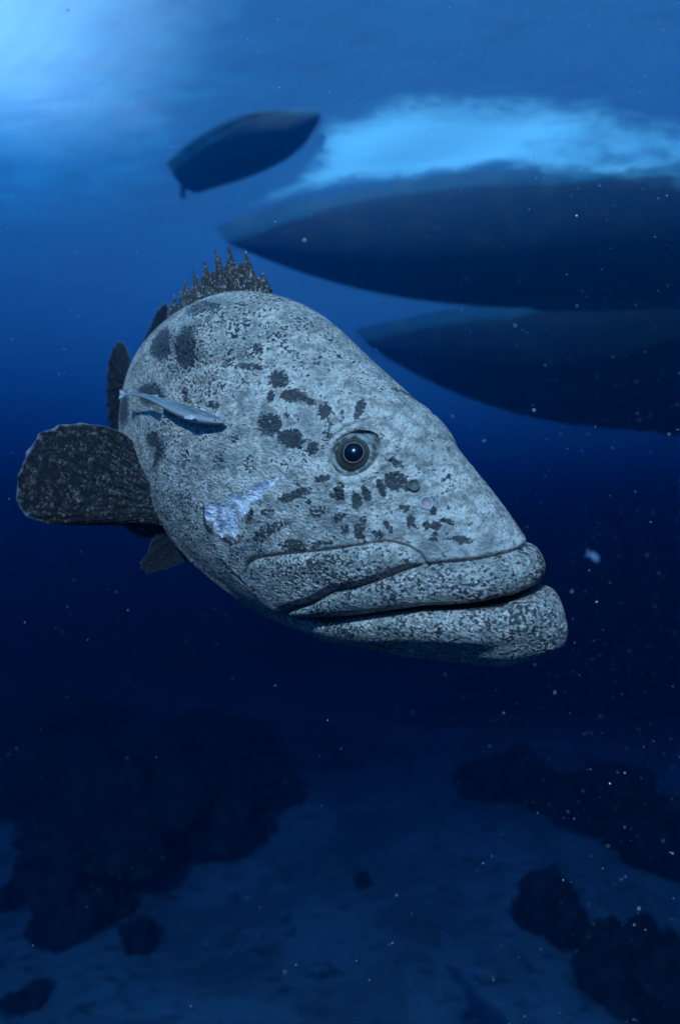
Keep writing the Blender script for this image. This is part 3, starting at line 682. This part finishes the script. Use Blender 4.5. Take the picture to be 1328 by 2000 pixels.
fan("tail_fin", [(1.66,.055),(1.655,0),(1.66,-.055)], [(1.66,.055),(1.69,.085),(1.74,.125),(1.80,.145),(1.86,.135),(1.895,.09),(1.91,.03),(1.91,-.03),(1.895,-.09),(1.86,-.135),(1.80,-.145),(1.74,-.125),(1.69,-.085),(1.66,-.055)],
    lambda u, v, w: bend(u, w - .24 * np.maximum(u - 1.5, 0), v * 1.12 - .25 * np.maximum(u - 1.68, 0)), fish, rays=16, curl=.015, seed=7, fray=.05)
def topz(s): return float(herm(np.float64(s), S_, TOP))
def botz(s): return float(herm(np.float64(s), S_, BOT))
fan("soft_dorsal_fin", [(s, topz(s) - .012) for s in np.linspace(1.10, 1.50, 12)][::1],
    [(1.10, topz(1.10) - .012), (1.105, topz(1.1)+.045), (1.14, topz(1.14)+.085), (1.22, topz(1.22)+.10), (1.34, topz(1.34)+.11), (1.45, topz(1.45)+.115), (1.55, topz(1.5)+.09), (1.57, topz(1.5)+.05), (1.52, topz(1.5)+.01), (1.50, topz(1.50)-.012)],
    rest_map(), fish, rays=15, curl=.006, seed=8, fray=.06)
fan("anal_fin", [(s, botz(s) + .012) for s in np.linspace(1.20, 1.45, 12)],
    [(1.20, botz(1.2)+.012), (1.22, botz(1.22)-.05), (1.32, botz(1.32)-.10), (1.44, botz(1.44)-.12), (1.52, botz(1.5)-.09), (1.50, botz(1.5)-.02), (1.45, botz(1.45)+.012)],
    rest_map(), fish, rays=9, curl=.006, seed=9)
# spiny dorsal fin: membrane with a spine in each notch
SPN = [(.632,.034),(.668,.072),(.712,.078),(.760,.078),(.808,.070),(.856,.062),(.902,.060),(.947,.058),(.992,.056),(1.036,.054),(1.080,.052)]
LEAN = .42
def memb_h(s):
    ss = [q[0] for q in SPN]; k = int(np.clip(np.searchsorted(ss, s) - 1, 0, len(SPN) - 1))
    a = SPN[k]; nx = SPN[k + 1] if k + 1 < len(SPN) else (1.125, .05)
    q = np.clip((s - a[0]) / (nx[0] - a[0]), 0, 1)
    hi = a[1] * .88; lo = min(a[1], nx[1]) * .64
    return hi + (lo - hi) * min(1, q / .45) ** .7 if q < .45 else lo + (nx[1] * .50 - lo) * ((q - .45) / .55) ** 1.5
na_, nb_ = 420, 12
sv = np.linspace(.620, 1.13, na_); hb_ = np.array([memb_h(s) for s in sv]); hb_ *= sstep(.612, .640, sv) * .9 + .1
vs = []
for sg in (1, -1):
    for i, s in enumerate(sv):
        b = np.linspace(0, 1, nb_); zz = topz(s) - .012 + (hb_[i] + .012) * b; th = .0028 * (1 - .7 * b) + .0012 * np.cos(2 * math.pi * i / 9) * b
        vs.append(bend(s + LEAN * (hb_[i]) * b, sg * th + .004 * np.sin(s * 60) * b, zz))
V = np.concatenate(vs); n0 = na_ * nb_
rim = [(i * nb_ + nb_ - 1, i * nb_ + nb_ - 1 + n0, (i + 1) * nb_ + nb_ - 1 + n0, (i + 1) * nb_ + nb_ - 1) for i in range(na_ - 1)]
dm = mesh_obj("dorsal_fin", V, np.concatenate([grid_faces(na_, nb_), grid_faces(na_, nb_)[:, ::-1] + n0, np.array(rim)]), dorsal_mat, fish)
attr(dm, 'rest', V, 'FLOAT_VECTOR'); attr(dm, 'finuv', np.tile(np.stack(np.broadcast_arrays(np.linspace(0, .9, nb_)[None], np.linspace(0, 1, na_)[:, None], 0.0), -1).reshape(-1, 3), (2, 1)), 'FLOAT_VECTOR')
for k, (s0, h0) in enumerate(SPN):
    sv_ = []; nr = 10; nz_ = 12
    for i in range(nz_):
        q = i / (nz_ - 1); r = .0095 * (1 - q) ** .7 + .0006
        for j in range(nr):
            a_ = 2 * math.pi * j / nr
            sv_.append((s0 + LEAN * h0 * q * (1 + .25 * q) + r * 1.6 * math.cos(a_), r * .8 * math.sin(a_) + .002 * math.sin(k * 2.1) * q, topz(s0) - .012 + (h0 + .012) * q))
    A = np.array(sv_); W = bend(A[:, 0], A[:, 1], A[:, 2])
    o = mesh_obj("spine", W, [tuple(q) for q in grid_faces(nz_, nr, True).tolist()] + [tuple(range(nz_ * nr - nr, nz_ * nr))], dorsal_mat, dm)
    attr(o, 'rest', W, 'FLOAT_VECTOR'); attr(o, 'finuv', np.stack([np.repeat(np.linspace(0, .97, nz_), nr), np.zeros(nz_ * nr) + k, np.zeros(nz_ * nr)], -1), 'FLOAT_VECTOR')

# ------------------------------------------------------------------ the remora resting on the grouper's flank
t = NT("remora_skin")
fu = t.attr('finuv', True); sx = t.n('ShaderNodeSeparateXYZ', {0: fu})
mpn = t.n('ShaderNodeMapping', {'Vector': fu, 'Scale': (5.0, 40.0, 1.0)}).outputs[0]
st_ = t.noise(mpn, 1.0, 4, .6)
c = t.mix(t.ramp(t.math('ADD', sx.outputs[1], t.math('MULTIPLY', t.math('SUBTRACT', st_, .5), .5)), .25, .75), (0.60, 0.52, 0.43), (0.10, 0.09, 0.08))
c = t.mix(t.ramp(st_, .52, .68), c, (0.75, 0.70, 0.62))
rem_mat = t.finish(t.bsdf(c, 0.28, 0.4, t.bump(st_, 0.25, 0.002)))
rr = empty("remora", (0, 0, 0)); tag(rr, "slender silvery remora resting on the grouper's flank above the pectoral fin", "fish")
path_s = [.525,.56,.60,.66,.72,.78,.83,.878]; path_z = [.144,.143,.142,.143,.143,.137,.127,.114]; path_o = [.010,.013,.014,.013,.012,.014,.022,.030]
def rem_pt(q):
    s_ = np.interp(q, np.linspace(0, 1, 8), path_s); z_ = np.interp(q, np.linspace(0, 1, 8), path_z); o_ = np.interp(q, np.linspace(0, 1, 8), path_o)
    p, n = surf(float(s_), float(z_), -1, float(o_)); return fish.matrix_world @ to_fish(p), (fish.matrix_world.to_3x3() @ (to_fish(p + n * .01) - to_fish(p))).normalized()
C0 = rem_pt(.35)[0]; rr.location = C0
HH = [(0,.0015),(.03,.0050),(.08,.0082),(.16,.0118),(.27,.0140),(.38,.0130),(.50,.0095),(.62,.0062),(.75,.0040),(.88,.0028),(1.0,.0022)]
NQ, NA = 90, 32; rv = []; ru = []
pts_ = [rem_pt(q) for q in np.linspace(0, 1, NQ)]
P_ = np.array([tuple(p[0] - C0) for p in pts_])
ker = np.ones(9) / 9
for k in range(3):
    pad = np.r_[[P_[0, k] - (P_[i, k] - P_[0, k]) for i in range(4, 0, -1)], P_[:, k], [2 * P_[-1, k] - P_[-1 - i, k] for i in range(1, 5)]]
    P_[:, k] = np.convolve(pad, ker, 'valid')
for i in range(NQ):
    q = i / (NQ - 1); T_ = Vector(P_[min(i + 1, NQ - 1)] - P_[max(i - 1, 0)]).normalized(); n_ = pts_[i][1]; n_ = (n_ - T_ * n_.dot(T_)).normalized(); u_ = T_.cross(n_)
    if u_.z < 0: u_ = -u_
    hh = .88 * float(np.interp(q, [a for a, b in HH], [b for a, b in HH])); ww = hh * (.95 if q < .5 else .95 - (q - .5) * .9)
    for j in range(NA):
        a_ = 2 * math.pi * j / NA
        p = Vector(P_[i]) + u_ * (hh * math.sin(a_)) + n_ * (ww * math.cos(a_)); rv.append(tuple(p)); ru.append((q, .5 + .5 * math.sin(a_), 0))
rb = mesh_obj("body", rv, [tuple(q) for q in grid_faces(NQ, NA, True).tolist()] + [tuple(range(NA))[::-1], tuple(range((NQ-1)*NA, NQ*NA))], rem_mat, rr); attr(rb, 'finuv', ru, 'FLOAT_VECTOR')
def rem_fin(name, q0, q1, up0, outpts, side=0):
    i0, i1 = int(q0 * (NQ - 1)), int(q1 * (NQ - 1)); T_ = Vector(P_[i1] - P_[i0]).normalized(); n_ = pts_[i0][1]; u_ = T_.cross(n_)
    if u_.z < 0: u_ = -u_
    O = Vector(P_[i0]) + u_ * up0 + n_ * side
    v = []; 
    for sg in (.0006, -.0006):
        for (a, b) in outpts: v.append(tuple(O + T_ * a + u_ * b + n_ * sg))
    n = len(outpts); f = [tuple(range(n)), tuple(range(n, 2 * n))[::-1]] + [(k, (k + 1) % n, n + (k + 1) % n, n + k) for k in range(n)]
    o = mesh_obj(name, v, f, rem_mat, rr, smooth=False); attr(o, 'finuv', [(a * 10, .2, 0) for a, b in outpts] * 2, 'FLOAT_VECTOR')
rem_fin("tail_fin", .95, 1.0, 0, [(-.005,.003),(.012,.007),(.026,.011),(.022,.002),(.023,-.003),(.025,-.009),(.010,-.006),(-.005,-.003)])
rem_fin("dorsal_fin", .55, .75, .004, [(0,0),(.012,.006),(.05,.001),(.06,-.003),(.03,-.005)])
rem_fin("pectoral_fin", .20, .40, -.004, [(0,0),(.012,.003),(.030,-.003),(.028,-.006),(.008,-.004)], .012)
v, f = uv_sphere(.0016, 10, 14)
M_ = Vector(P_[5]) + pts_[5][1] * .0052; e = mesh_obj("eye", v, f, pupil_mat, rr); e.location = M_

# ------------------------------------------------------------------ a small fish far off, and the drifting particles
t = NT("far_fish"); ff_mat = t.finish(t.bsdf((0.30, 0.34, 0.36), 0.4, 0.5))
sf = empty("small_fish", (2.35, 6.2, .23)); sf.rotation_euler = (0, math.radians(20), math.radians(35)); tag(sf, "tiny blue grey fish alone in the dark water to the right of the grouper's snout", "fish")
v = []; NQ2 = 24
for i in range(NQ2):
    q = i / (NQ2 - 1); h_ = .038 * math.sin(math.pi * min(q * 1.02, 1) ** .7) + .004; w_ = h_ * .4
    for j in range(16):
        a_ = 2 * math.pi * j / 16; v.append((.09 - .16 * q, w_ * math.cos(a_), h_ * math.sin(a_)))
mesh_obj("body", v, [tuple(q) for q in grid_faces(NQ2, 16, True).tolist()], ff_mat, sf)
def flat(name, pts, par, th=.002):
    n = len(pts); v = [(a, y, b) for y in (th, -th) for a, b in pts]
    mesh_obj(name, v, [tuple(range(n)), tuple(range(n, 2 * n))[::-1]] + [(k, (k + 1) % n, n + (k + 1) % n, n + k) for k in range(n)], ff_mat, par, smooth=False)
flat("tail_fin", [(-.065,.006),(-.10,.032),(-.115,.036),(-.10,0),(-.115,-.036),(-.10,-.032),(-.065,-.006)], sf)
flat("dorsal_fin", [(.03,.034),(.0,.052),(-.04,.038),(-.05,.02)], sf)

t = NT("marine_snow"); snow_mat = t.finish(t.bsdf((0.62, 0.62, 0.60), 0.7, 0.3))
N = 15000
x = RNG.uniform(-2.6, 2.6, N * 3); y = RNG.uniform(.62, 4.6, N * 3); z = RNG.uniform(-2.2, 3.2, N * 3)
keep = RNG.random(N * 3) < (.22 + .55 * sstep(-.2, .5, x / y)); x, y, z = x[keep][:N], y[keep][:N], z[keep][:N]; N = len(x)
rad = .00075 * np.exp(RNG.normal(0, .5, N)); rad = np.minimum(rad, .003)
octv = np.array([(1,0,0),(-1,0,0),(0,1,0),(0,-1,0),(0,0,1),(0,0,-1)], float); octf = np.array([(0,2,4),(2,1,4),(1,3,4),(3,0,4),(2,0,5),(1,2,5),(3,1,5),(0,3,5)])
jit = RNG.uniform(.5, 1.6, (N, 6, 1)); ang = RNG.uniform(0, math.pi, N); ca, sa = np.cos(ang)[:, None], np.sin(ang)[:, None]
V = octv[None] * jit * rad[:, None, None]; V = np.stack([V[..., 0] * ca - V[..., 2] * sa, V[..., 1], V[..., 0] * sa + V[..., 2] * ca], -1)
V += np.stack([x, y, z], -1)[:, None]
F = octf[None] + (np.arange(N) * 6)[:, None, None]
ms = mesh_obj("marine_snow", V.reshape(-1, 3), F.reshape(-1, 3), snow_mat, smooth=False); tag(ms, "pale specks of drifting plankton and debris all through the water", "particles", kind='stuff')
